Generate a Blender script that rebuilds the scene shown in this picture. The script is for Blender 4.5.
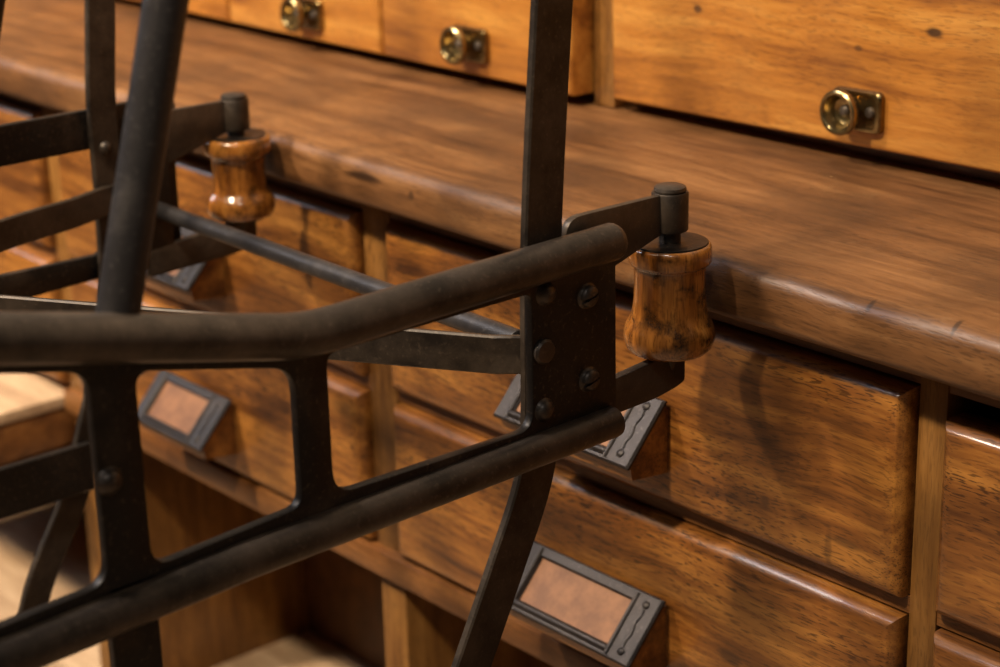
import bpy, bmesh, math, random
from mathutils import Vector, Matrix, noise

for o in list(bpy.data.objects):
    bpy.data.objects.remove(o)
S = bpy.context.scene
COL = S.collection
rnd = random.Random(7)

# ------------------------------------------------------------------ camera
F_PX = 1976.8
CAM = Vector((0.7, -0.714, 1.2))
YAW, PITCH, ROLL = 0.86337438, 0.33526896, 0.02408843
cy, sy, cp, sp = math.cos(YAW), math.sin(YAW), math.cos(PITCH), math.sin(PITCH)
fwd = Vector((-sy * cp, cy * cp, -sp))
right0 = Vector((cy, sy, 0))
down0 = fwd.cross(right0)
cr, sr = math.cos(ROLL), math.sin(ROLL)
right = cr * right0 + sr * down0
up = -(-sr * right0 + cr * down0)
cam_data = bpy.data.cameras.new('camera')
cam = bpy.data.objects.new('camera', cam_data)
COL.objects.link(cam)
m = Matrix((right, up, -fwd)).transposed().to_4x4()
m.translation = CAM
cam.matrix_world = m
cam_data.sensor_width = 36
cam_data.sensor_fit = 'HORIZONTAL'
cam_data.lens = F_PX * 36 / 1000
cam_data.clip_start = 0.02
cam_data.dof.use_dof = True
cam_data.dof.focus_distance = 0.985
cam_data.dof.aperture_fstop = 8.0
S.camera = cam

# ------------------------------------------------------------------ world, lamps, exposure
S.view_settings.view_transform = 'Standard'
S.view_settings.look = 'None'
S.view_settings.gamma = 1
S.view_settings.use_curve_mapping = False
S.view_settings.exposure = 0.0
W = bpy.data.worlds.new('room_air')
S.world = W
W.use_nodes = True
W.node_tree.nodes['Background'].inputs[0].default_value = (1.0, 0.84, 0.68, 1)
W.node_tree.nodes['Background'].inputs[1].default_value = 0.022


def lamp(name, loc, target, size, energy, color, size_y=None, spread=180):
    d = bpy.data.lights.new(name, 'AREA')
    d.shape = 'RECTANGLE' if size_y else 'DISK'
    d.size = size
    if size_y:
        d.size_y = size_y
    d.energy = energy
    d.spread = math.radians(spread)
    d.color = color
    o = bpy.data.objects.new(name, d)
    COL.objects.link(o)
    o.location = loc
    o.rotation_euler = (Vector(target) - Vector(loc)).to_track_quat('-Z', 'Y').to_euler()
    return o


lamp('ceiling_spot_lamp', (-0.06, -1.30, 2.52), (0.0, 0, 0.85), 0.14, 43, (1.0, 0.80, 0.56))
lamp('ceiling_spot_lamp', (-1.15, -1.30, 2.45), (-1.0, 0.0, 0.85), 0.16, 14, (1.0, 0.80, 0.56), spread=75)
lamp('ceiling_spot_lamp', (0.02, -0.45, 2.80), (0.0, -0.1, 0.85), 0.14, 14, (1.0, 0.88, 0.74))
lamp('ceiling_spot_lamp', (1.10, -1.15, 2.55), (0.05, -0.05, 0.85), 0.16, 5, (1.0, 0.95, 0.90))
lamp('window_daylight', (-3.2, -1.15, 1.95), (-0.6, 0.1, 0.9), 0.4, 9, (0.80, 0.86, 1.0), 0.6)
lamp('window_daylight', (-1.55, -1.3, 2.7), (-0.3, 0.0, 0.85), 1.2, 24, (0.72, 0.79, 1.0), 0.5)


# ------------------------------------------------------------------ materials
class NT:
    def __init__(s, name):
        s.m = bpy.data.materials.new(name)
        s.m.use_nodes = True
        s.n = s.m.node_tree.nodes
        s.l = s.m.node_tree.links
        s.b = s.n['Principled BSDF']

    def node(s, t, ins=None, **kw):
        nd = s.n.new(t)
        for k, v in kw.items():
            setattr(nd, k, v)
        for k, v in (ins or {}).items():
            if hasattr(v, 'is_output'):
                s.l.new(v, nd.inputs[k])
            else:
                nd.inputs[k].default_value = v
        return nd

    def math(s, op, a, b=0.0, c=0.0, clamp=False):
        nd = s.node('ShaderNodeMath', {0: a, 1: b, 2: c}, operation=op)
        nd.use_clamp = clamp
        return nd.outputs[0]

    def ramp(s, fac, stops):
        nd = s.node('ShaderNodeValToRGB', {0: fac})
        e = nd.color_ramp.elements
        while len(e) < len(stops):
            e.new(0.5)
        for q, (p, c) in zip(e, stops):
            q.position = p
            q.color = (*c, 1) if len(c) == 3 else c
        return nd.outputs[0]

    def mix(s, fac, a, b, blend='MIX'):
        nd = s.node('ShaderNodeMix', data_type='RGBA', blend_type=blend)
        for i, v in ((0, fac), (6, a), (7, b)):
            if hasattr(v, 'is_output'):
                s.l.new(v, nd.inputs[i])
            else:
                nd.inputs[i].default_value = v if i == 0 else ((*v, 1) if len(v) == 3 else v)
        return nd.outputs[2]

    def maprange(s, v, a, b, c=0.0, d=1.0):
        return s.node('ShaderNodeMapRange', {0: v, 1: a, 2: b, 3: c, 4: d}).outputs[0]

    def out(s, k, v):
        if hasattr(v, 'is_output'):
            s.l.new(v, s.b.inputs[k])
        else:
            s.b.inputs[k].default_value = v


def wood(name, dark, mid, light, axis='X', rough=(0.32, 0.55), pores=0.55, spots=(), scratch=0.0, patch=0.5, coat=0.0, patch_scale=9, patch_at=(0.48, 0.68), patch_dark=0.45):
    t = NT(name)
    co = t.node('ShaderNodeTexCoord').outputs['Object']
    rand = t.node('ShaderNodeObjectInfo').outputs['Random']
    off = t.node('ShaderNodeCombineXYZ', {0: t.math('MULTIPLY', rand, 7.3), 1: t.math('MULTIPLY', rand, 3.1), 2: t.math('MULTIPLY', rand, 5.7)}).outputs[0]
    v = t.node('ShaderNodeVectorMath', {0: co, 1: off}, operation='ADD').outputs[0]
    # soft wander of the grain
    wn = t.node('ShaderNodeTexNoise', {'Vector': v, 'Scale': 5.0, 'Detail': 2.0}).outputs[1]
    wv = t.node('ShaderNodeVectorMath', {0: wn, 'Scale': 0.03}, operation='SCALE').outputs[0]
    v2 = t.node('ShaderNodeVectorMath', {0: v, 1: wv}, operation='ADD').outputs[0]

    def st(lo, hi):
        return {'X': (lo, hi, hi), 'Y': (hi, lo, hi), 'Z': (hi, hi, lo)}[axis]

    def nz(scale, detail=3.0, rough_=0.55, vec=v2):
        mp = t.node('ShaderNodeMapping', {'Vector': vec, 'Scale': scale}).outputs[0]
        return t.node('ShaderNodeTexNoise', {'Vector': mp, 'Scale': 1.0, 'Detail': detail, 'Roughness': rough_}).outputs[0]

    figure = nz(st(5, 45), 4, 0.6)
    fine = nz(st(14, 260), 3, 0.6)
    g = t.math('ADD', t.math('MULTIPLY', figure, 0.72), t.math('MULTIPLY', fine, 0.28))
    col = t.ramp(g, [(0.36, dark), (0.50, mid), (0.66, light)])
    # worn and grimy patches
    pn = nz((patch_scale,) * 3, 4, 0.62)
    col = t.mix(t.maprange(pn, *patch_at, 0, patch), col, tuple(c * patch_dark for c in mid))
    # open pores: short dark dashes along the grain
    pr = nz(st(120, 1150), 1.0, 0.4)
    pr2 = nz(st(3, 20), 2.0)
    pm = t.math('MULTIPLY', t.maprange(pr, 0.55, 0.64), t.maprange(pr2, 0.40, 0.60, 0.40, 1.0))
    col = t.mix(t.math('MULTIPLY', pm, pores), col, tuple(c * 0.22 for c in dark))
    if scratch:
        sc = nz((60, 60, 60), 5, 0.75)
        col = t.mix(t.maprange(sc, 0.62, 0.75, 0, scratch), col, (0.40, 0.27, 0.14))
    pos = t.node('ShaderNodeNewGeometry').outputs['Position']
    for (c, r, strength, shade) in spots:
        d = t.node('ShaderNodeVectorMath', {0: pos, 1: c}, operation='SUBTRACT').outputs[0]
        d = t.node('ShaderNodeVectorMath', {0: d, 1: r}, operation='DIVIDE').outputs[0]
        ln = t.node('ShaderNodeVectorMath', {0: d}, operation='LENGTH').outputs[1]
        ln = t.math('ADD', ln, t.math('MULTIPLY', fine, 0.6))
        col = t.mix(t.maprange(ln, 1.5, 0.9, 0, strength), col, shade)
    t.out('Base Color', col)
    t.out('Roughness', t.maprange(pn, 0.3, 0.7, *rough))
    t.out('Coat Weight', coat)
    t.out('Coat Roughness', 0.15)
    h = t.math('ADD', t.math('MULTIPLY', fine, 0.4), t.math('MULTIPLY', t.math('SUBTRACT', 1.0, pm), 0.6))
    h = t.math('ADD', h, t.math('MULTIPLY', pn, 1.5))
    bp = t.node('ShaderNodeBump', {'Height': h, 'Strength': 0.18, 'Distance': 0.001})
    t.out('Normal', bp.outputs[0])
    return t.m


def metal(name, base, worn, metallic, rough, speck=0.5, worn_at=(0.52, 0.72), bump=0.3):
    t = NT(name)
    co = t.node('ShaderNodeTexCoord').outputs['Object']
    n1 = t.node('ShaderNodeTexNoise', {'Vector': co, 'Scale': 38.0, 'Detail': 6.0, 'Roughness': 0.68}).outputs[0]
    n2 = t.node('ShaderNodeTexNoise', {'Vector': co, 'Scale': 420.0, 'Detail': 3.0, 'Roughness': 0.6}).outputs[0]
    n3 = t.node('ShaderNodeTexNoise', {'Vector': co, 'Scale': 11.0, 'Detail': 4.0, 'Roughness': 0.6}).outputs[0]
    f = t.math('ADD', t.math('MULTIPLY', n1, 0.6), t.math('MULTIPLY', n3, 0.4))
    col = t.mix(t.maprange(f, worn_at[0], worn_at[1]), base, worn)
    col = t.mix(t.maprange(n2, 0.58, 0.72, 0, speck), col, tuple(c * 2.2 for c in worn))
    t.out('Base Color', col)
    t.out('Metallic', metallic)
    t.out('Roughness', t.maprange(n1, 0.3, 0.7, rough[0], rough[1]))
    h = t.math('ADD', t.math('MULTIPLY', n1, 1.0), t.math('MULTIPLY', n2, 0.35))
    t.out('Normal', t.node('ShaderNodeBump', {'Height': h, 'Strength': bump, 'Distance': 0.001}).outputs[0])
    return t.m


def paper(name, c1, c2):
    t = NT(name)
    co = t.node('ShaderNodeTexCoord').outputs['Object']
    n = t.node('ShaderNodeTexNoise', {'Vector': co, 'Scale': 60.0, 'Detail': 6.0, 'Roughness': 0.7}).outputs[0]
    t.out('Base Color', t.ramp(n, [(0.35, c1), (0.65, c2)]))
    t.out('Roughness', 0.6)
    return t.m


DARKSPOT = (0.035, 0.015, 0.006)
M = {}
M['drawer'] = wood('oak_drawer', (0.060, 0.018, 0.004), (0.225, 0.080, 0.014), (0.480, 0.205, 0.039), pores=0.85, patch=0.42, coat=0.45,
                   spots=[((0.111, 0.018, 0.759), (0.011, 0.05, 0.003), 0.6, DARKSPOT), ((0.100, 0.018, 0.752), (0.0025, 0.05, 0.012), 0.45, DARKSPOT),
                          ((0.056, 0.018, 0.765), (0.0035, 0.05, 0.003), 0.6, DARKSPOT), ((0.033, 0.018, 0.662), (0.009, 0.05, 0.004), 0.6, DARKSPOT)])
M['upper_drawer'] = wood('honey_oak_drawer', (0.210, 0.068, 0.010), (0.430, 0.165, 0.024), (0.600, 0.280, 0.055), pores=0.35, patch=0.30, rough=(0.38, 0.6),
                         spots=[((-0.166, 0.2, 0.979), (0.004, 0.1, 0.003), 0.8, DARKSPOT), ((0.018, 0.2, 0.987), (0.006, 0.1, 0.003), 0.9, DARKSPOT),
                                ((-0.036, 0.2, 0.971), (0.003, 0.1, 0.002), 0.6, DARKSPOT)])
M['oak_rail'] = wood('oak_rail', (0.080, 0.027, 0.007), (0.170, 0.065, 0.016), (0.260, 0.110, 0.030), pores=0.5)
M['oak_stile'] = wood('oak_stile', (0.105, 0.040, 0.008), (0.215, 0.095, 0.021), (0.320, 0.155, 0.040), axis='Z', pores=0.6)
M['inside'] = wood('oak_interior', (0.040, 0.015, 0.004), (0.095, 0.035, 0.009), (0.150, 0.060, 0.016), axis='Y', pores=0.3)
M['pale_board'] = wood('pale_board_wood', (0.330, 0.210, 0.120), (0.480, 0.330, 0.200), (0.600, 0.430, 0.280), axis='X', pores=0.3, patch=0.2, rough=(0.6, 0.8))  # much paler than the other cabinet woods; for the bottom board and tray top
M['top'] = wood('worn_oak_worktop', (0.062, 0.025, 0.008), (0.160, 0.069, 0.023), (0.275, 0.132, 0.048), pores=0.5, patch=0.7, rough=(0.36, 0.52), scratch=0.18,
                spots=[((0.1335, 0.003, 0.899), (0.0016, 0.006, 0.005), 0.9, DARKSPOT), ((0.1825, 0.004, 0.899), (0.0016, 0.007, 0.005), 0.85, DARKSPOT),
                       ((-0.262, 0.0, 0.889), (0.018, 0.02, 0.0026), 0.9, DARKSPOT), ((-0.215, 0.0, 0.886), (0.003, 0.02, 0.003), 0.7, DARKSPOT)])
M['roller'] = wood('turned_fruitwood', (0.120, 0.036, 0.006), (0.310, 0.112, 0.019), (0.500, 0.225, 0.048), axis='Z', pores=0.5, patch=0.92, rough=(0.14, 0.28), coat=0.8, patch_scale=75, patch_at=(0.50, 0.66), patch_dark=0.10)
M['iron'] = metal('blackened_iron', (0.013, 0.0105, 0.0092), (0.062, 0.042, 0.029), 0.40, (0.32, 0.52), speck=0.45)
M['iron_worn'] = metal('handled_iron_rail', (0.030, 0.024, 0.020), (0.112, 0.086, 0.066), 0.45, (0.32, 0.48), worn_at=(0.42, 0.68), speck=0.25)
M['iron_brown'] = metal('brown_patinated_iron', (0.022, 0.017, 0.014), (0.085, 0.062, 0.044), 0.40, (0.34, 0.52), speck=0.25, worn_at=(0.40, 0.64))
M['iron_grey'] = metal('dark_grey_iron_tube', (0.032, 0.029, 0.030), (0.075, 0.066, 0.062), 0.40, (0.36, 0.52), speck=0.3)
M['brass'] = metal('aged_brass', (0.23, 0.16, 0.065), (0.50, 0.39, 0.19), 0.95, (0.14, 0.30), speck=0.1, bump=0.1)
M['tin'] = metal('dull_label_frame_metal', (0.030, 0.025, 0.024), (0.085, 0.072, 0.069), 0.6, (0.36, 0.55), speck=0.25)
M['screw'] = metal('dark_screw_metal', (0.060, 0.048, 0.040), (0.15, 0.12, 0.095), 0.6, (0.32, 0.48), speck=0.2)
M['card'] = paper('aged_label_card', (0.14, 0.055, 0.020), (0.25, 0.108, 0.042))


# ------------------------------------------------------------------ helpers
def finish(bm, angle=32):
    bmesh.ops.recalc_face_normals(bm, faces=bm.faces)
    lim = math.radians(angle)
    for f in bm.faces:
        f.smooth = True
    for e in bm.edges:
        if len(e.link_faces) == 2:
            e.smooth = e.calc_face_angle(3.2) < lim
        else:
            e.smooth = False


def wloc(o):
    p = Vector(o.location)
    while o.parent:
        o = o.parent
        p += Vector(o.location)
    return p


def obj(name, bm, mat, parent=None, loc=None, angle=32, label=None):
    """Link bm (in world coordinates) as one mesh object whose origin sits at loc."""
    loc = Vector(loc) if loc is not None else Vector((0, 0, 0))
    bmesh.ops.translate(bm, verts=bm.verts, vec=-loc)
    finish(bm, angle)
    me = bpy.data.meshes.new(name)
    bm.to_mesh(me)
    bm.free()
    me.materials.append(M[mat])
    o = bpy.data.objects.new(name, me)
    COL.objects.link(o)
    if parent:
        o.parent = parent
        o.location = loc - wloc(parent)
    else:
        o.location = loc
    if label:
        o['label'] = label
    return o


def thing(name, label, cat, loc, group=None):
    o = bpy.data.objects.new(name, None)
    o.empty_display_size = 0.05
    COL.objects.link(o)
    o.location = loc
    o['label'] = label
    o['category'] = cat
    if group:
        o['group'] = group
    return o


def box(bm, x0, x1, y0, y1, z0, z1, bev=0.0, seg=2):
    r = bmesh.ops.create_cube(bm, size=1)
    vs = r['verts']
    bmesh.ops.scale(bm, vec=(x1 - x0, y1 - y0, z1 - z0), verts=vs)
    bmesh.ops.translate(bm, vec=((x0 + x1) / 2, (y0 + y1) / 2, (z0 + z1) / 2), verts=vs)
    if bev:
        es = list({e for v in vs for e in v.link_edges})
        bmesh.ops.bevel(bm, geom=es, offset=bev, segments=seg, affect='EDGES', profile=0.5)
    return bm


def newbox(*a, **k):
    return box(bmesh.new(), *a, **k)


def spline(pts, n=8):
    """Catmull-Rom through the points."""
    P = [Vector(p) for p in pts]
    P = [2 * P[0] - P[1]] + P + [2 * P[-1] - P[-2]]
    out = []
    for i in range(1, len(P) - 2):
        a, b, c, d = P[i - 1:i + 3]
        for k in range(n):
            t = k / n
            out.append(0.5 * (2 * b + (c - a) * t + (2 * a - 5 * b + 4 * c - d) * t * t + (3 * b - a - 3 * c + d) * t ** 3))
    out.append(P[-2].copy())
    return out


def round_corner(pts, r, n=8):
    """Polyline with its inner corners rounded to radius-like distance r."""
    P = [Vector(p) for p in pts]
    out = [P[0]]
    for i in range(1, len(P) - 1):
        a = P[i] + (P[i - 1] - P[i]).normalized() * r
        c = P[i] + (P[i + 1] - P[i]).normalized() * r
        for k in range(n + 1):
            t = k / n
            out.append((1 - t) ** 2 * a + 2 * t * (1 - t) * P[i] + t * t * c)
    out.append(P[-1])
    return out


def tube(bm, path, r, n=20, cap=0.35):
    """Round bar along a path; cap is the rounding of its ends as a share of r (0 = cut flat)."""
    P = [Vector(p) for p in path]
    rad = [r] * len(P) if not isinstance(r, (list, tuple)) else list(r)
    if cap:
        steps = 4
        d0 = (P[1] - P[0]).normalized()
        d1 = (P[-1] - P[-2]).normalized()
        c0 = cap * rad[0]
        # end rings shrink towards the tip
        head = [P[0] + d0 * c0 * math.sin((k + 0.0) / steps * math.pi / 2) for k in range(steps)]
        hr = [rad[0] - c0 + c0 * math.sin(math.acos(1 - math.sin((k) / steps * math.pi / 2))) for k in range(steps)]
        tail = [P[-1] - d1 * c0 * math.sin(k / steps * math.pi / 2) for k in range(steps - 1, -1, -1)]
        tr = list(reversed([rad[-1] - c0 + c0 * math.sin(math.acos(1 - math.sin(k / steps * math.pi / 2))) for k in range(steps)]))
        P0 = P[0] + d0 * c0
        P1 = P[-1] - d1 * c0
        P = head + [P0] + P[1:-1] + [P1] + tail
        rad = hr + [rad[0]] + rad[1:-1] + [rad[-1]] + tr
    T = []
    for i in range(len(P)):
        a = P[max(0, i - 1)]
        b = P[min(len(P) - 1, i + 1)]
        T.append((b - a).normalized())
    up_ = Vector((0, 0, 1)) if abs(T[0].z) < 0.9 else Vector((1, 0, 0))
    N = T[0].cross(up_).normalized()
    rings = []
    for i, p in enumerate(P):
        if i:
            N = (N - T[i] * N.dot(T[i])).normalized()
        B = T[i].cross(N)
        rings.append([bm.verts.new(p + rad[i] * (math.cos(q) * N + math.sin(q) * B)) for q in (2 * math.pi * k / n for k in range(n))])
    for a, b in zip(rings, rings[1:]):
        for k in range(n):
            bm.faces.new((a[k], a[(k + 1) % n], b[(k + 1) % n], b[k]))
    bm.faces.new(rings[0])
    bm.faces.new(list(reversed(rings[-1])))
    return bm


def strap(bm, path, width_dir_len, normal, thick, bev=0.0009):
    """Flat bar along path: 'normal' is its thin direction, width lies across path and normal."""
    P = [Vector(p) for p in path]
    normal = Vector(normal)
    rings = []
    for i, p in enumerate(P):
        t = (P[min(len(P) - 1, i + 1)] - P[max(0, i - 1)]).normalized()
        nn = (normal - t * normal.dot(t)).normalized()
        wv = t.cross(nn).normalized()
        w = width_dir_len[i] if isinstance(width_dir_len, (list, tuple)) else width_dir_len
        hw, ht = w / 2, thick / 2
        prof = [(-hw + bev, -ht), (hw - bev, -ht), (hw, -ht + bev), (hw, ht - bev), (hw - bev, ht), (-hw + bev, ht), (-hw, ht - bev), (-hw, -ht + bev)]
        rings.append([bm.verts.new(p + wv * a + nn * b) for a, b in prof])
    n = 8
    for a, b in zip(rings, rings[1:]):
        for k in range(n):
            bm.faces.new((a[k], a[(k + 1) % n], b[(k + 1) % n], b[k]))
    bm.faces.new(rings[0])
    bm.faces.new(list(reversed(rings[-1])))
    return bm


def lathe(bm, prof, base, axis='Z', n=40, wob=0.0, seed=0.0):
    """prof: (radius, height) from bottom to top, around an axis through base."""
    rings = []
    base = Vector(base)
    for r, h in prof:
        ring = []
        for k in range(n):
            a = 2 * math.pi * k / n
            q = r
            if wob:
                q *= 1 + wob * noise.noise(Vector((math.cos(a) * 1.6 + seed, math.sin(a) * 1.6, h * 110)))
            c, s_ = q * math.cos(a), q * math.sin(a)
            v = {'Z': (c, s_, h), 'Y': (c, h, -s_), 'X': (h, c, s_)}[axis]
            ring.append(bm.verts.new(base + Vector(v)))
        rings.append(ring)
    for a, b in zip(rings, rings[1:]):
        for k in range(n):
            bm.faces.new((a[k], a[(k + 1) % n], b[(k + 1) % n], b[k]))
    bm.faces.new(list(reversed(rings[0])))
    bm.faces.new(rings[-1])
    return bm


def extrude_profile(bm, prof, x0, x1, nx=1, jitter=None):
    """Closed profile of (y, z) run along X."""
    rings = []
    for i in range(nx + 1):
        x = x0 + (x1 - x0) * i / nx
        ring = []
        for (y, z) in prof:
            p = Vector((x, y, z))
            if jitter:
                p += jitter(p)
            ring.append(bm.verts.new(p))
        rings.append(ring)
    n = len(prof)
    for a, b in zip(rings, rings[1:]):
        for k in range(n):
            bm.faces.new((a[k], a[(k + 1) % n], b[(k + 1) % n], b[k]))
    bm.faces.new(list(reversed(rings[0])))
    bm.faces.new(rings[-1])
    return bm


def rounded_poly(pts, rs, n=6):
    """2D polygon with corner radii rs (one per point or a number)."""
    out = []
    m_ = len(pts)
    for i, p in enumerate(pts):
        r = rs[i] if isinstance(rs, (list, tuple)) else rs
        p = Vector(p)
        a = Vector(pts[i - 1]) - p
        b = Vector(pts[(i + 1) % m_]) - p
        if r <= 0:
            out.append(p)
            continue
        d = min(r, a.length * 0.49, b.length * 0.49)
        a = p + a.normalized() * d
        b = p + b.normalized() * d
        for k in range(n + 1):
            t = k / n
            out.append((1 - t) ** 2 * a + 2 * t * (1 - t) * p + t * t * b)
    return out


def plate(loops, x0, x1, bev=0.0012):
    """A flat plate in the plane X = const from 2D (y, z) loops, the first its outline, the rest holes."""
    cu = bpy.data.curves.new('tmp', 'CURVE')
    cu.dimensions = '2D'
    cu.fill_mode = 'BOTH'
    cu.extrude = abs(x1 - x0) / 2 - bev
    cu.bevel_depth = bev
    cu.bevel_resolution = 1
    cu.offset = -bev
    for lp in loops:
        s = cu.splines.new('POLY')
        s.points.add(len(lp) - 1)
        for q, p in zip(s.points, lp):
            q.co = (p[0], p[1], 0, 1)
        s.use_cyclic_u = True
    tmp = bpy.data.objects.new('tmp', cu)
    COL.objects.link(tmp)
    bpy.context.view_layer.update()
    me = tmp.evaluated_get(bpy.context.evaluated_depsgraph_get()).to_mesh()
    bm = bmesh.new()
    bm.from_mesh(me)
    tmp.to_mesh_clear()
    bpy.data.objects.remove(tmp)
    bpy.data.curves.remove(cu)
    bmesh.ops.remove_doubles(bm, verts=bm.verts, dist=1e-6)
    xm = (x0 + x1) / 2
    for v in bm.verts:
        v.co = Vector((xm + v.co.z, v.co.x, v.co.y))
    return bm


# ------------------------------------------------------------------ room
def structure(name, bm, mat):
    o = obj(name, bm, mat)
    o['kind'] = 'structure'
    return o


def plain(name, c1, c2, scale, rough=0.8):
    t = NT(name)
    co = t.node('ShaderNodeTexCoord').outputs['Object']
    n = t.node('ShaderNodeTexNoise', {'Vector': co, 'Scale': scale, 'Detail': 5.0}).outputs[0]
    t.out('Base Color', t.ramp(n, [(0.35, c1), (0.65, c2)]))
    t.out('Roughness', rough)
    return t.m


M['floor'] = wood('floor_boards', (0.200, 0.130, 0.075), (0.330, 0.220, 0.130), (0.430, 0.300, 0.190), axis='X', pores=0.3, patch=0.3, rough=(0.5, 0.7))
M['plaster'] = plain('aged_plaster', (0.36, 0.30, 0.22), (0.42, 0.35, 0.26), 6.0)
structure('floor', newbox(-4.2, 3.2, -3.2, 0.62, -0.05, 0.0), 'floor')
structure('wall_back', newbox(-4.2, 3.2, 0.56, 0.66, 0.0, 2.9), 'plaster')

# ------------------------------------------------------------------ lower drawer cabinet
YF, YS = 0.020, 0.030            # drawer faces, stile faces
COLS = [(-1.150, -0.735), (-0.703, -0.308), (-0.275, 0.1435), (0.1645, 0.590)]
ROWS = [(0.7365, 0.8510), (0.616, 0.7260)]
DIV_X = [(-1.182, -1.152), (-0.732, -0.706), (-0.306, -0.277), (0.1455, 0.1625), (0.592, 0.620)]
cab = thing('drawer_cabinet', 'long brown oak drawer cabinet under the worktop, with sloping label holders and open pigeonholes below', 'cabinet', (-0.28, 0.28, 0.0))
YB = 0.52
for i, (a, b) in enumerate(DIV_X):
    obj('stile', newbox(a, b, YS, YS + 0.022, 0.595, 0.8655, bev=0.001), 'oak_stile', cab, ((a + b) / 2, YS, 0.7))
    obj('divider', newbox(a + 0.001, b - 0.001, YS + 0.001, 0.240, 0.075, 0.594, bev=0.001), 'oak_stile', cab, ((a + b) / 2, YS, 0.4))
X0, X1 = DIV_X[0][0], DIV_X[-1][1]
for (a, b) in COLS:
    obj('rail', newbox(a - 0.002, b + 0.002, YS + 0.001, YS + 0.02, 0.8530, 0.8657), 'oak_rail', cab, ((a + b) / 2, YS, 0.858))
    obj('rail', newbox(a - 0.002, b + 0.002, YS + 0.001, YS + 0.02, 0.7275, 0.7372), 'oak_rail', cab, ((a + b) / 2, YS, 0.732))
obj('shelf', newbox(DIV_X[1][0], X1, YF + 0.002, 0.240, 0.5945, 0.6140, bev=0.002), 'oak_rail', cab, ((X0 + X1) / 2, 0.1, 0.604))
obj('bottom_board', newbox(X0 + 0.002, X1 - 0.002, YS + 0.004, 0.240, 0.292, 0.317, bev=0.002), 'pale_board', cab, ((X0 + X1) / 2, 0.1, 0.317))
obj('back_panel', newbox(X0, X1, 0.2405, 0.2525, 0.075, 0.86), 'inside', cab, ((X0 + X1) / 2, 0.27, 0.4))
obj('plinth', newbox(X0, X1, YS + 0.02, 0.29, 0.0, 0.0745), 'oak_rail', cab, ((X0 + X1) / 2, 0.1, 0.03))
for (a, b) in ((X0 - 0.022, X0 - 0.0005), (X1 + 0.0005, X1 + 0.022)):
    obj('side_panel', newbox(a, b, YS, 0.55, 0.0, 0.8655, bev=0.002), 'oak_stile', cab, ((a + b) / 2, 0.28, 0.4))

tray = obj('sliding_tray', newbox(-1.147, -0.738, -0.044, 0.235, 0.560, 0.5945, bev=0.002), 'oak_rail', cab, (-0.95, 0.0, 0.57), label='shallow tray pulled out under the drawers')
obj('tray_top', newbox(-1.149, -0.736, -0.048, 0.236, 0.595, 0.606, bev=0.002), 'pale_board', tray, (-0.95, 0.0, 0.60), label='pale top board')
obj('runner', newbox(-0.7375, -0.7330, 0.04, 0.235, 0.565, 0.585), 'oak_rail', cab, (-0.735, 0.1, 0.57))
obj('runner', newbox(-1.1515, -1.1475, 0.04, 0.235, 0.565, 0.585), 'oak_rail', cab, (-1.15, 0.1, 0.57))


def drawer_front(bm, x0, x1, y, z0, z1, bw=0.0105, bd=0.0075, thick=0.022, seg=6, wear=0.0):
    """Front panel with a rounded, mitred edge all round; its face lies at y and looks to -Y."""
    prof = [(0.0, y + thick), (0.0, y + bd)]
    for k in range(1, seg + 1):
        a = k / seg * math.pi / 2
        t = k / seg
        u = 1 - math.cos(a)
        prof.append((bw * (0.8 * u + 0.2 * t), y + bd * (1 - 0.8 * math.sin(a) - 0.2 * t)))
    prof = [(i, yy) for i, yy in prof]
    rings = []
    for ins, yy in prof:
        c = [(x0 + ins, z0 + ins), (x1 - ins, z0 + ins), (x1 - ins, z1 - ins), (x0 + ins, z1 - ins)]
        rings.append([bm.verts.new((cx_, yy, cz_)) for cx_, cz_ in c])
    for a, b in zip(rings, rings[1:]):
        for k in range(4):
            bm.faces.new((a[k], a[(k + 1) % 4], b[(k + 1) % 4], b[k]))
    bm.faces.new(rings[0])
    bm.faces.new(rings[-1])
    return bm


def drawer_box(bm, x0, x1, z0, z1, y0, y1):
    """The open tray behind a drawer front: bottom, two sides and back."""
    box(bm, x0 + 0.006, x1 - 0.006, y0, y1, z0 + 0.006, z0 + 0.012)
    for a, b in ((x0 + 0.006, x0 + 0.015), (x1 - 0.015, x1 - 0.006)):
        box(bm, a, b, y0, y1, z0 + 0.012, z1 - 0.02)
    box(bm, x0 + 0.015, x1 - 0.015, y1 - 0.009, y1, z0 + 0.012, z1 - 0.02)
    return bm


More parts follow.
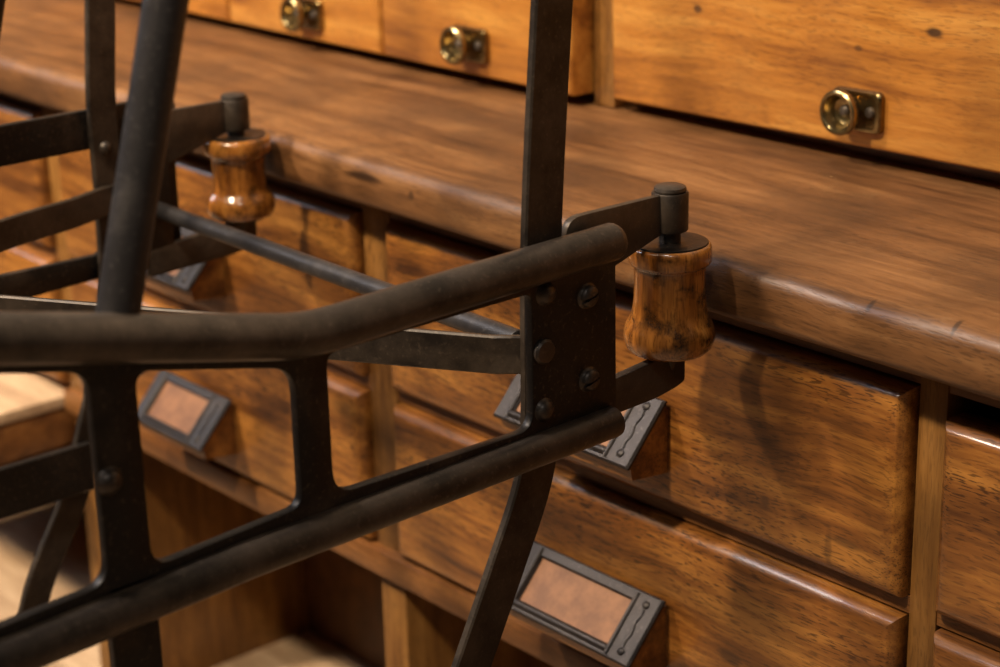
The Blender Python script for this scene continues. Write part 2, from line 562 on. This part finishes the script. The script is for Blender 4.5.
def label_pull(drawer, cx, zc, hw=0.0575):
    """Sloping wooden pull with a metal frame holding a blank card."""
    yt, zt, yb, zb = YF - 0.003, zc + 0.0105, YF - 0.0315, zc - 0.0205
    bm = bmesh.new()
    prof = [(YF + 0.001, zt - 0.003), (yt, zt - 0.003), (yb + 0.002, zb + 0.0005), (yb + 0.004, zb - 0.0085), (YF + 0.001, zb - 0.012)]
    extrude_profile(bm, prof, cx - hw + 0.002, cx + hw - 0.002)
    blk = obj('label_block', bm, 'drawer', drawer, (cx, YF, zc))
    # sloping frame: u along X, v down the slope, w outwards
    o0 = Vector((cx, yt, zt))
    vdir = Vector((0, yb - yt, zb - zt))
    L = vdir.length
    vdir.normalize()
    wdir = Vector((0, vdir.z, -vdir.y))
    if wdir.y > 0:
        wdir = -wdir

    def P(u, v, w):
        return o0 + Vector((u, 0, 0)) + vdir * v + wdir * w

    bm = bmesh.new()
    ow, ov0, ov1 = hw, -0.001, L + 0.001
    iw0, iw1, iv0, iv1 = -hw + 0.014, hw - 0.021, 0.0065, L - 0.0065
    outer = [(-ow, ov0), (ow, ov0), (ow, ov1), (-ow, ov1)]
    inner = [(iw0, iv0), (iw1, iv0), (iw1, iv1), (iw0, iv1)]
    e = 0.0012
    lay = []
    for pts, w, d in ((outer, 0.0, 0), (outer, 0.0016, 0), (outer, 0.0028, -e), (inner, 0.0028, e), (inner, 0.0016, 0), (inner, 0.0002, 0)):
        ring = []
        for k, (u, v) in enumerate(pts):
            su = -1 if k in (0, 3) else 1
            sv = -1 if k in (0, 1) else 1
            ring.append(bm.verts.new(P(u + su * d, v + sv * d, w)))
        lay.append(ring)
    for a, b in zip(lay, lay[1:] + lay[:1]):
        for k in range(4):
            bm.faces.new((a[k], a[(k + 1) % 4], b[(k + 1) % 4], b[k]))
    # raised ribs down both ends and along the lower lip
    for u in (hw - 0.0190, -hw + 0.0115):
        tube(bm, [P(u, 0.001, 0.0026), P(u, L - 0.001, 0.0026)], 0.0016, n=10, cap=0)
    tube(bm, [P(hw - 0.0095 + 0.0007 * math.sin(k * 0.9), 0.009 + (L - 0.018) * k / 14, 0.0024) for k in range(15)], 0.0012, n=8, cap=0)
    tube(bm, [P(iw0 - 0.002, L - 0.0042, 0.0022), P(iw1 + 0.002, L - 0.0042, 0.0022)], 0.0026, n=12, cap=0.5)
    for v in (0.006, L - 0.006):
        lathe_pts = [(0.0026, 0.0), (0.0024, 0.0008), (0.0014, 0.0014), (0.0002, 0.0016)]
        rings = []
        for r, h in lathe_pts:
            rings.append([bm.verts.new(P(hw - 0.0095 + r * math.cos(q), v + r * math.sin(q), 0.0027 + h)) for q in (2 * math.pi * k / 12 for k in range(12))])
        for a, b in zip(rings, rings[1:]):
            for k in range(12):
                bm.faces.new((a[k], a[(k + 1) % 12], b[(k + 1) % 12], b[k]))
        bm.faces.new(rings[-1])
    obj('label_frame', bm, 'tin', drawer, (cx, YF, zc), label='dull grey metal label frame')
    bm = bmesh.new()
    vs = []
    for w in (0.0002, 0.0008):
        vs.append([bm.verts.new(P(u, v, w)) for u, v in ((iw0 - 0.002, iv0 - 0.002), (iw1 + 0.002, iv0 - 0.002), (iw1 + 0.002, iv1 + 0.002), (iw0 - 0.002, iv1 + 0.002))])
    for k in range(4):
        bm.faces.new((vs[0][k], vs[0][(k + 1) % 4], vs[1][(k + 1) % 4], vs[1][k]))
    bm.faces.new(vs[0])
    bm.faces.new(vs[1])
    obj('label_card', bm, 'card', drawer, (cx, YF, zc), label='blank orange-brown label card')


for ci, (a, b) in enumerate(COLS):
    for ri, (z0, z1) in enumerate(ROWS):
        bm = bmesh.new()
        top = z1
        if ci == 3 and ri == 0:
            top = z1 - 0.010
        drawer_front(bm, a, b, YF, z0 + 0.0005, top)
        drawer_box(bm, a, b, z0, z1, YF + 0.021, 0.236)
        d = obj('drawer', bm, 'drawer', cab, ((a + b) / 2, YF, (z0 + z1) / 2))
        cx = (a + b) / 2 - (0.0055 if ci == 2 else 0.002)
        label_pull(d, cx, (z0 + z1) / 2 - 0.0026, 0.0475 if ci < 2 else 0.0565)

# ------------------------------------------------------------------ worktop
def wear(p):
    if p.y < 0.02 and p.z > 0.885:
        k = noise.noise(Vector((p.x * 22, p.y * 40, p.z * 40))) * 0.0011 + noise.noise(Vector((p.x * 90, p.y * 60, 3))) * 0.0005
        return Vector((0, k, -abs(k)))
    return Vector((0, 0, 0))


prof = [(0.53, 0.9), (0.3, 0.9), (0.1, 0.9), (0.03, 0.9)]
for k in range(9):
    q = math.pi / 2 * k / 8
    prof.append((0.011 - 0.011 * math.sin(q), 0.889 + 0.011 * math.cos(q)))
prof += [(-0.0006, 0.880)]
for k in range(9):
    q = math.pi / 2 * k / 8
    prof.append((0.0 + 0.016 * (1 - math.cos(q)), 0.8745 - 0.008 * math.sin(q)))
prof += [(0.53, 0.8665)]
wt = obj('worktop', extrude_profile(bmesh.new(), prof, -1.22, 0.66, 240, wear), 'top', None, (0, 0, 0), angle=40)
wt['label'] = 'thick worn oak worktop with a rounded front edge lying on the drawer cabinet'
wt['category'] = 'worktop'

# ------------------------------------------------------------------ upper drawer cabinet
YU = 0.198
up_cab = thing('upper_drawer_cabinet', 'honey-coloured oak drawer unit with brass pulls standing on the worktop', 'cabinet', (-0.28, 0.36, 0.9))
UCOL = [(-1.170, -0.940), (-0.937, -0.6905), (-0.6875, -0.4825), (-0.4795, -0.271), (-0.246, 0.165), (0.188, 0.600)]
USTILE = [(-1.196, -1.173), (-0.2685, -0.2485), (0.1675, 0.186), (0.602, 0.625)]
UZ0, UZ1 = 0.9085, 1.098
for a, b in USTILE:
    obj('stile', newbox(a, b, YU + 0.006, 0.5, 0.9005, 1.115, bev=0.002), 'oak_stile', up_cab, ((a + b) / 2, YU, 1.0))
obj('base_board', newbox(-1.196, 0.625, YU + 0.026, 0.52, 0.9005, 0.9065), 'oak_rail', up_cab, (-0.28, 0.36, 0.9035))
obj('top_board', newbox(-1.21, 0.64, YU - 0.01, 0.54, 1.1155, 1.137, bev=0.004), 'oak_rail', up_cab, (-0.28, 0.36, 1.126))
obj('back_panel', newbox(-1.196, 0.625, 0.521, 0.533, 0.9005, 1.115), 'inside', up_cab, (-0.28, 0.527, 1.0))


def knob(drawer, cx, zc, y):
    """Brass pull: a small screwed plate with a dished round knob standing out from it."""
    bm = bmesh.new()
    lp = rounded_poly([(-0.0185, -0.0125), (0.0185, -0.0125), (0.0185, 0.0125), (-0.0185, 0.0125)], 0.005)
    rings = []
    for sc, yy in ((1.0, 0.001), (1.0, -0.0032), (0.94, -0.0046), (0.80, -0.0046), (0.74, -0.0034)):
        rings.append([bm.verts.new((cx + p.x * sc, y + yy, zc + p.y * sc)) for p in lp])
    n = len(lp)
    for a, b in zip(rings, rings[1:]):
        for k in range(n):
            bm.faces.new((a[k], a[(k + 1) % n], b[(k + 1) % n], b[k]))
    bm.faces.new(rings[0])
    bm.faces.new(rings[-1])
    obj('knob_plate', bm, 'brass', drawer, (cx, y, zc))
    for sx in (0.0105, -0.0125):
        bm = lathe(bmesh.new(), [(0.0036, 0.0033), (0.0034, -0.0042), (0.0026, -0.0054), (0.001, -0.006)], (cx + sx, y, zc), 'Y', 14)
        obj('plate_screw', bm, 'screw', drawer, (cx + sx, y, zc))
    kx = cx + 0.0015
    bm = bmesh.new()
    prof = [(0.006, -0.003), (0.0056, -0.0065), (0.0080, -0.0085), (0.0118, -0.0102), (0.0134, -0.0122), (0.0138, -0.0142), (0.0134, -0.0160), (0.0123, -0.0168), (0.0109, -0.0166),
            (0.0098, -0.0152), (0.0090, -0.0120), (0.0078, -0.0090), (0.0060, -0.0080), (0.0035, -0.0079)]
    lathe(bm, prof, (kx - 0.006, y, zc), 'Y', 32)
    obj('knob', bm, 'brass', drawer, (kx - 0.006, y, zc))
    bm = lathe(bmesh.new(), [(0.0036, -0.0078), (0.0034, -0.0096), (0.0022, -0.0108), (0.0005, -0.0112)], (kx - 0.006, y, zc), 'Y', 14)
    obj('knob_screw', bm, 'screw', drawer, (kx - 0.006, y, zc))


for ci, (a, b) in enumerate(UCOL):
    bm = bmesh.new()
    yd = YU - (0.013 if ci in (1, 2, 3) else 0.0)        # three drawers stand slightly open
    drawer_front(bm, a, b, yd, UZ0, UZ1, bw=0.003, bd=0.003, seg=3)
    drawer_box(bm, a, b, UZ0, UZ1, yd + 0.021, 0.48)
    d = obj('drawer', bm, 'upper_drawer', up_cab, ((a + b) / 2, yd, (UZ0 + UZ1) / 2))
    cx = (a + b) / 2
    if ci == 4:
        cx = -0.034
    cx = {2: -0.572, 3: -0.374}.get(ci, cx)
    zc = 0.9315 if ci >= 4 else (0.9315 if ci == 3 else 0.930)
    knob(d, cx, zc, yd)
    if ci == 4:                                       # this one sits a little crooked in its opening
        d.rotation_euler.y = -0.015
        d.location.z += 0.0030

# ------------------------------------------------------------------ iron cart
cart = thing('iron_cart_frame', 'black riveted iron cart frame with two turned wooden rollers before the drawer cabinet', 'cart', (-0.17, -0.25, 0.0))


def rivet(bm, x, y, z, r=0.0056, h=0.0036, side=1, slot=False, flat=False):
    if flat:
        pr_ = [(r * 1.25, 0), (r * 1.25, h * 0.35), (r * 1.05, h * 0.62), (r * 0.6, h * 0.68), (r * 0.05, h * 0.68)]
    else:
        pr_ = [(r * 1.18, 0), (r * 1.05, h * 0.14), (r * 0.96, h * 0.40), (r * 0.78, h * 0.72), (r * 0.45, h * 0.95), (r * 0.06, h)]
    pr_ = [(a, b * side) for a, b in pr_]
    lathe(bm, pr_, (x, y, z), 'X', 20)


def slotted(bm, x, y, z, r=0.0056, h=0.0042, tilt=0.25):
    """Round screw head made of two half domes with a slot between."""
    rivet(bm, x, y, z, r, h * 0.62)
    for s in (1, -1):
        n = 12
        rings = []
        for rr, hh in ((1.0, 0.35), (0.95, 0.6), (0.75, 0.85), (0.45, 1.0)):
            ring = []
            for k in range(n + 1):
                a = tilt + (0 if s > 0 else math.pi) + 0.22 + (math.pi - 0.44) * k / n
                ring.append(bm.verts.new((x + h * hh, y + r * rr * math.cos(a), z + r * rr * math.sin(a))))
            rings.append(ring)
        for a, b in zip(rings, rings[1:]):
            for k in range(n):
                bm.faces.new((a[k], a[k + 1], b[k + 1], b[k]))
            bm.faces.new((a[n], a[0], b[0], b[n]))
        bm.faces.new(rings[-1])
        bm.faces.new(rings[0])


def side_frame(xw, side, dz, dy, near):
    """One side of the cart. xw: web centre plane, side: +1 outside is +X; dz, dy: small offsets."""
    ZT, ZB = 0.926 + dz, 0.835 + dz
    yb = -0.262 + dy                     # where the top rail starts to climb
    slope = 0.034 / 0.141

    def zt(y):
        return ZT + max(0.0, (yb - y)) * slope

    y_r, y_pl, y_l = -0.0755 + dy, -0.131 + dy, -0.62 + dy
    p2 = (-0.2665 + dy, -0.249 + dy)      # middle post
    p1 = (-0.3635 + dy, -0.3425 + dy)      # post under the upright tube
    e = 0.002 if near else 0.0115
    outline = [(y_r, ZB - 0.004), (y_r, ZT + e), (yb, ZT + e), (y_l, zt(y_l) + e), (y_l, ZB - 0.022)]
    loops = [[Vector(p) for p in outline]]
    hb, ht = ZB + 0.0125, 0.0135
    loops.append(rounded_poly([(p2[1], hb - 0.001), (y_pl, hb - 0.003), (y_pl, zt(y_pl) - ht), (p2[1], zt(p2[1]) - ht)], [0.012, 0.010, 0.004, 0.006]))
    loops.append(rounded_poly([(p1[1], hb - 0.005), (p2[0], hb - 0.001), (p2[0], zt(p2[0]) - ht - 0.003), (p1[1], zt(p1[1]) - ht - 0.003)], [0.010, 0.007, 0.012, 0.008]))
    loops.append(rounded_poly([(y_l + 0.03, hb - 0.016), (p1[0], hb - 0.005), (p1[0], zt(p1[0]) - ht - 0.003), (y_l + 0.03, zt(y_l + 0.03) - ht - 0.003)], 0.010))
    w0, w1 = xw - 0.0028, xw + 0.0028
    obj('side_plate', plate(loops, w0, w1), 'iron', cart, (xw, -0.2, 0.88))
    xo = xw + side * 0.005
    path = round_corner([(xo, y_l, zt(y_l) - 0.0015), (xo, yb, ZT - 0.0015), (xo, (-0.0755 if near else -0.070) + dy, ZT + (0.0022 if near else 0))], 0.016)
    rr = [0.0093 + 0.0014 * min(1.0, max(0.0, (-0.1 - q.y) / 0.3)) if near else 0.0075 for q in path]
    bm = tube(bmesh.new(), path, rr, n=24, cap=0.55)
    obj('top_rail', bm, 'iron_worn', cart, (xw, -0.2, ZT))
    bm = tube(bmesh.new(), [(xo, y_l, ZB - 0.017), (xo, -0.3, ZB - 0.003), (xo, -0.0785 + dy, ZB)], [0.0090, 0.0085, 0.0079] if near else 0.0075, n=24, cap=0.2)
    obj('bottom_rail', bm, 'iron_worn', cart, (xw, -0.2, ZB))
    # post carrying on below the side plate, down to a foot
    ym = (p1[0] + p1[1]) / 2
    bm = strap(bmesh.new(), spline([(xw, ym, ZB + 0.004), (xw, ym + 0.001, 0.6), (xw, ym, 0.012)], 4), 0.0225, (1, 0, 0), 0.0056)
    obj('post', bm, 'iron', cart, (xw, ym, 0.5))
    bm = newbox(xw - 0.02, xw + 0.02, ym - 0.025, ym + 0.025, 0.0, 0.012, bev=0.002)
    obj('foot', bm, 'iron', cart, (xw, ym, 0.0))
    # upright tube
    bm = tube(bmesh.new(), [(xw - side * 0.002, -0.3475 + dy, zt(-0.3475 + dy)), (xw - side * 0.002, -0.3120 + dy, 1.075 + dz), (xw - side * 0.002, -0.254 + dy, 1.27 + dz)], 0.0089, n=24, cap=0.3)
    obj('upright_tube', bm, 'iron_grey', cart, (xw, -0.33, 1.0))
    # flat upright strap, sweeping outwards below
    xs = xw - side * 0.0062
    if near:
        pts = [(-0.085, 1.27), (-0.107, 1.046), (-0.1155, 0.945), (-0.1175, 0.89), (-0.1185, 0.845), (-0.1245, 0.812), (-0.1435, 0.772), (-0.1635, 0.733), (-0.1855, 0.69), (-0.213, 0.625), (-0.225, 0.5), (-0.235, 0.012)]
    else:
        pts = [(-0.088, 1.27), (-0.113, 1.0), (-0.1185, 0.939), (-0.119, 0.88), (-0.124, 0.80), (-0.144, 0.74), (-0.166, 0.684), (-0.201, 0.619), (-0.225, 0.5), (-0.235, 0.012)]
    wd = 0.0235 if near else 0.0195
    bm = strap(bmesh.new(), spline([(xs, y, z) for y, z in pts], 6), wd, (1, 0, 0), 0.005)
    obj('upright_strap', bm, 'iron_brown', cart, (xs, -0.12, 0.9))
    # low rail between strap and post
    zl = 0.708
    obj('low_rail', strap(bmesh.new(), [(xs - side * 0.005, y_l, zl), (xs - side * 0.005, -0.3, zl), (xs - side * 0.005, -0.152, zl)], 0.033, (1, 0, 0), 0.005), 'iron', cart, (xs, -0.3, zl))
    obj('end_post', strap(bmesh.new(), [(xs - side * 0.005, y_l + 0.013, zl - 0.016), (xs - side * 0.005, y_l + 0.013, 0.78), (xs - side * 0.005, y_l + 0.013, ZB + 0.02)], 0.0225, (1, 0, 0), 0.005), 'iron', cart, (xs, y_l, zl))
    # rivets on the outer face
    xf = w1 if side > 0 else w0
    if near:
        for (y, z, fl, nm) in ((-0.122, 0.911, 0, 'rivet'), (-0.124, 0.8825, 1, 'rivet'), (-0.124, 0.8525, 0, 'rivet'), (-0.359, 0.8865, 0, 'rivet')):
            bm = bmesh.new()
            xx = xf
            rivet(bm, xx, y, z, 0.0052 if not fl else 0.0050, 0.0042, side, flat=bool(fl))
            obj(nm, bm, 'screw', cart, (xx, y, z))
        for (y, z) in ((-0.095, 0.9035), (-0.0945, 0.8605)):
            bm = bmesh.new()
            slotted(bm, xf, y, z)
            obj('screw', bm, 'screw', cart, (xf, y, z))
    else:
        xf = w1
        for (y, z) in ((-0.112, 0.911), (-0.112, 0.845), (-0.090, 0.905), (-0.090, 0.855)):
            bm = bmesh.new()
            rivet(bm, xf + 0.0, y, z, 0.0052, 0.004, 1)
            obj('rivet', bm, 'screw', cart, (xf, y, z))
        bm = bmesh.new()
        rivet(bm, xs + 0.0025, -0.1195, 0.911, 0.0036, 0.003, 1)
        obj('rivet', bm, 'screw', cart, (xs, -0.1195, 0.911))


XN, XFAR = 0.0385, -0.376
side_frame(XN, 1, 0.0, 0.0, True)
side_frame(XFAR, -1, -0.0025, 0.009, False)


def roller_unit(xr, yr, z0, seed, arm=0.0, spool=False):
    """Wooden roller on its pin between two iron arms."""
    zc = z0
    prof = [(0.004, -0.0262), (0.0165, -0.0262), (0.0198, -0.0253), (0.0222, -0.0230), (0.0235, -0.0190), (0.0234, -0.0155), (0.0222, -0.0120),
            (0.0203, -0.0085), (0.0190, -0.0045), (0.0184, 0.0010), (0.0181, 0.0080), (0.0182, 0.0140), (0.0184, 0.0165), (0.0188, 0.0175), (0.0207, 0.0183),
            (0.0214, 0.0195), (0.0215, 0.0250), (0.0211, 0.0268), (0.0200, 0.0276), (0.0120, 0.0277), (0.004, 0.0275)]
    if spool:                                         # the less worn one: thin flange, straight waist, short bead
        prof = [(0.004, -0.0262), (0.0180, -0.0262), (0.0205, -0.0250), (0.0222, -0.0222), (0.0228, -0.0185), (0.0224, -0.0150), (0.0208, -0.0118), (0.0190, -0.0098),
                (0.0180, -0.0080), (0.0174, -0.0050), (0.0172, 0.0020), (0.0172, 0.0105), (0.0175, 0.0138), (0.0186, 0.0152), (0.0205, 0.0160), (0.0220, 0.0175),
                (0.0224, 0.0205), (0.0222, 0.0245), (0.0214, 0.0268), (0.0200, 0.0276), (0.0120, 0.0277), (0.004, 0.0275)]
    tall = 1.0 if spool else 1.08
    prof = [(r, h * tall) for r, h in prof]
    bm = lathe(bmesh.new(), prof, (xr, yr, zc), 'Z', 48, wob=0.018, seed=seed)
    obj('roller', bm, 'roller', cart, (xr, yr, zc), angle=50, label='turned waisted wooden roller')
    bm = lathe(bmesh.new(), [(r, h * tall) for r, h in ((0.0196, 0.0272), (0.0193, 0.0284), (0.0150, 0.0289), (0.0120, 0.0283), (0.0065, 0.0284))], (xr, yr, zc), 'Z', 32, wob=0.03, seed=seed + 2)
    obj('washer', bm, 'iron', cart, (xr, yr, zc), label='dark grimy washer on top of the roller')
    zt, zb = zc + 0.045 - arm, zc - 0.0405
    # upper arm wraps the pin
    bm = bmesh.new()
    lp = rounded_poly([(-0.098, zt - 0.028), (yr - 0.004, zt - 0.0080), (yr - 0.004, zt + 0.0115), (-0.098, zt + 0.0125)], [0.002, 0, 0, 0.011])
    b2 = plate([lp], xr - 0.0022, xr + 0.0022, 0.0008)
    me = bpy.data.meshes.new('tmp')
    b2.to_mesh(me)
    b2.free()
    bm.from_mesh(me)
    bpy.data.meshes.remove(me)
    lathe(bm, [(0.0062, zt - 0.0083), (0.0090, zt - 0.0083), (0.0094, zt - 0.0076), (0.0094, zt + 0.0110), (0.0090, zt + 0.0117), (0.0062, zt + 0.0117)], (xr, yr, 0), 'Z', 32)
    obj('upper_arm', bm, 'iron_brown', cart, (xr, yr, zt))
    # lower arm
    bm = bmesh.new()
    lp = rounded_poly([(-0.098, zb - 0.012), (yr - 0.012, zb - 0.0105), (yr + 0.004, zb - 0.0080), (yr + 0.0095, zb - 0.006), (yr + 0.0095, zb + 0.0125), (-0.098, zb + 0.0055)], [0.002, 0.006, 0.003, 0.002, 0.002, 0.002])
    b2 = plate([lp], xr - 0.0026, xr + 0.0026, 0.0008)
    me = bpy.data.meshes.new('tmp')
    b2.to_mesh(me)
    b2.free()
    bm.from_mesh(me)
    bpy.data.meshes.remove(me)
    box(bm, xr - 0.0085, xr + 0.0085, yr - 0.0105, yr + 0.0095, zc - 0.0305, zc - 0.0263 * tall, bev=0.001)
    obj('lower_arm', bm, 'iron_brown', cart, (xr, yr, zb))
    # upright of the fork, riveted behind the side plate
    obj('fork_plate', newbox(xr - 0.0024, xr + 0.0024, -0.1055, -0.078, zb - 0.006, zt - 0.01, bev=0.0008), 'iron', cart, (xr, -0.09, zc))
    bm = lathe(bmesh.new(), [(0.0022, -0.040), (0.0056, -0.026), (0.0056, 0.056 - arm), (0.0080, 0.0565 - arm), (0.0084, 0.0578 - arm), (0.0080, 0.0592 - arm), (0.0060, 0.0600 - arm), (0.001, 0.0603 - arm)], (xr, yr, zc), 'Z', 28, wob=0.02, seed=seed + 5)
    obj('pin', bm, 'iron_worn', cart, (xr, yr, zc))


roller_unit(0.0275, -0.0245, 0.8825, 1.3)
roller_unit(-0.3655, -0.0245, 0.8750, 8.1, 0.0045, True)

# tie rod between the two sides
bm = tube(bmesh.new(), [(0.026, -0.126, 0.8845), (-0.37, -0.088, 0.8655)], 0.0053, n=18, cap=0.2)
obj('tie_rod', bm, 'iron_grey', cart, (-0.16, -0.1, 0.877))
# flat braces
dirv = Vector((-0.851, -0.525, 0))
p0 = Vector((0.031, -0.131, 0.8790))
pts = [p0 + Vector((0.0, 0.02, 0)), p0 + Vector((0, 0.004, 0)), p0 + dirv * 0.012, p0 + dirv * 0.30, p0 + dirv * 0.455, p0 + dirv * 0.462 + Vector((-0.004, -0.02, 0))]
bm = strap(bmesh.new(), pts, 0.0195, (0.525, -0.851, 0), 0.0035)
obj('brace', bm, 'iron_brown', cart, p0)
p0 = Vector((-0.368, -0.115, 0.8775))
pts = spline([p0, p0 + Vector((0.002, -0.012, 0.0)), p0 + Vector((0.010, -0.038, -0.0005)), p0 + Vector((0.031, -0.096, 0.002)), p0 + Vector((0.085, -0.235, 0.004)), p0 + Vector((0.16, -0.42, 0.006))], 5)
bm = strap(bmesh.new(), pts, 0.019, (0.94, 0.34, 0), 0.0035)
obj('brace', bm, 'iron_brown', cart, p0)
# slim upright rod on the far side
bm = tube(bmesh.new(), [(-0.372, -0.204, 0.925), (-0.372, -0.181, 1.009), (-0.372, -0.115, 1.25)], 0.006, n=16, cap=0.2)
obj('rod', bm, 'iron', cart, (-0.372, -0.19, 0.93))
# low cross bars tying the two sides
for y in (-0.36, -0.232):
    bm = tube(bmesh.new(), [(XN - 0.008, y, 0.22), (XFAR + 0.008, y, 0.22)], 0.007, n=14, cap=0.1)
    obj('cross_bar', bm, 'iron', cart, (-0.17, y, 0.22))
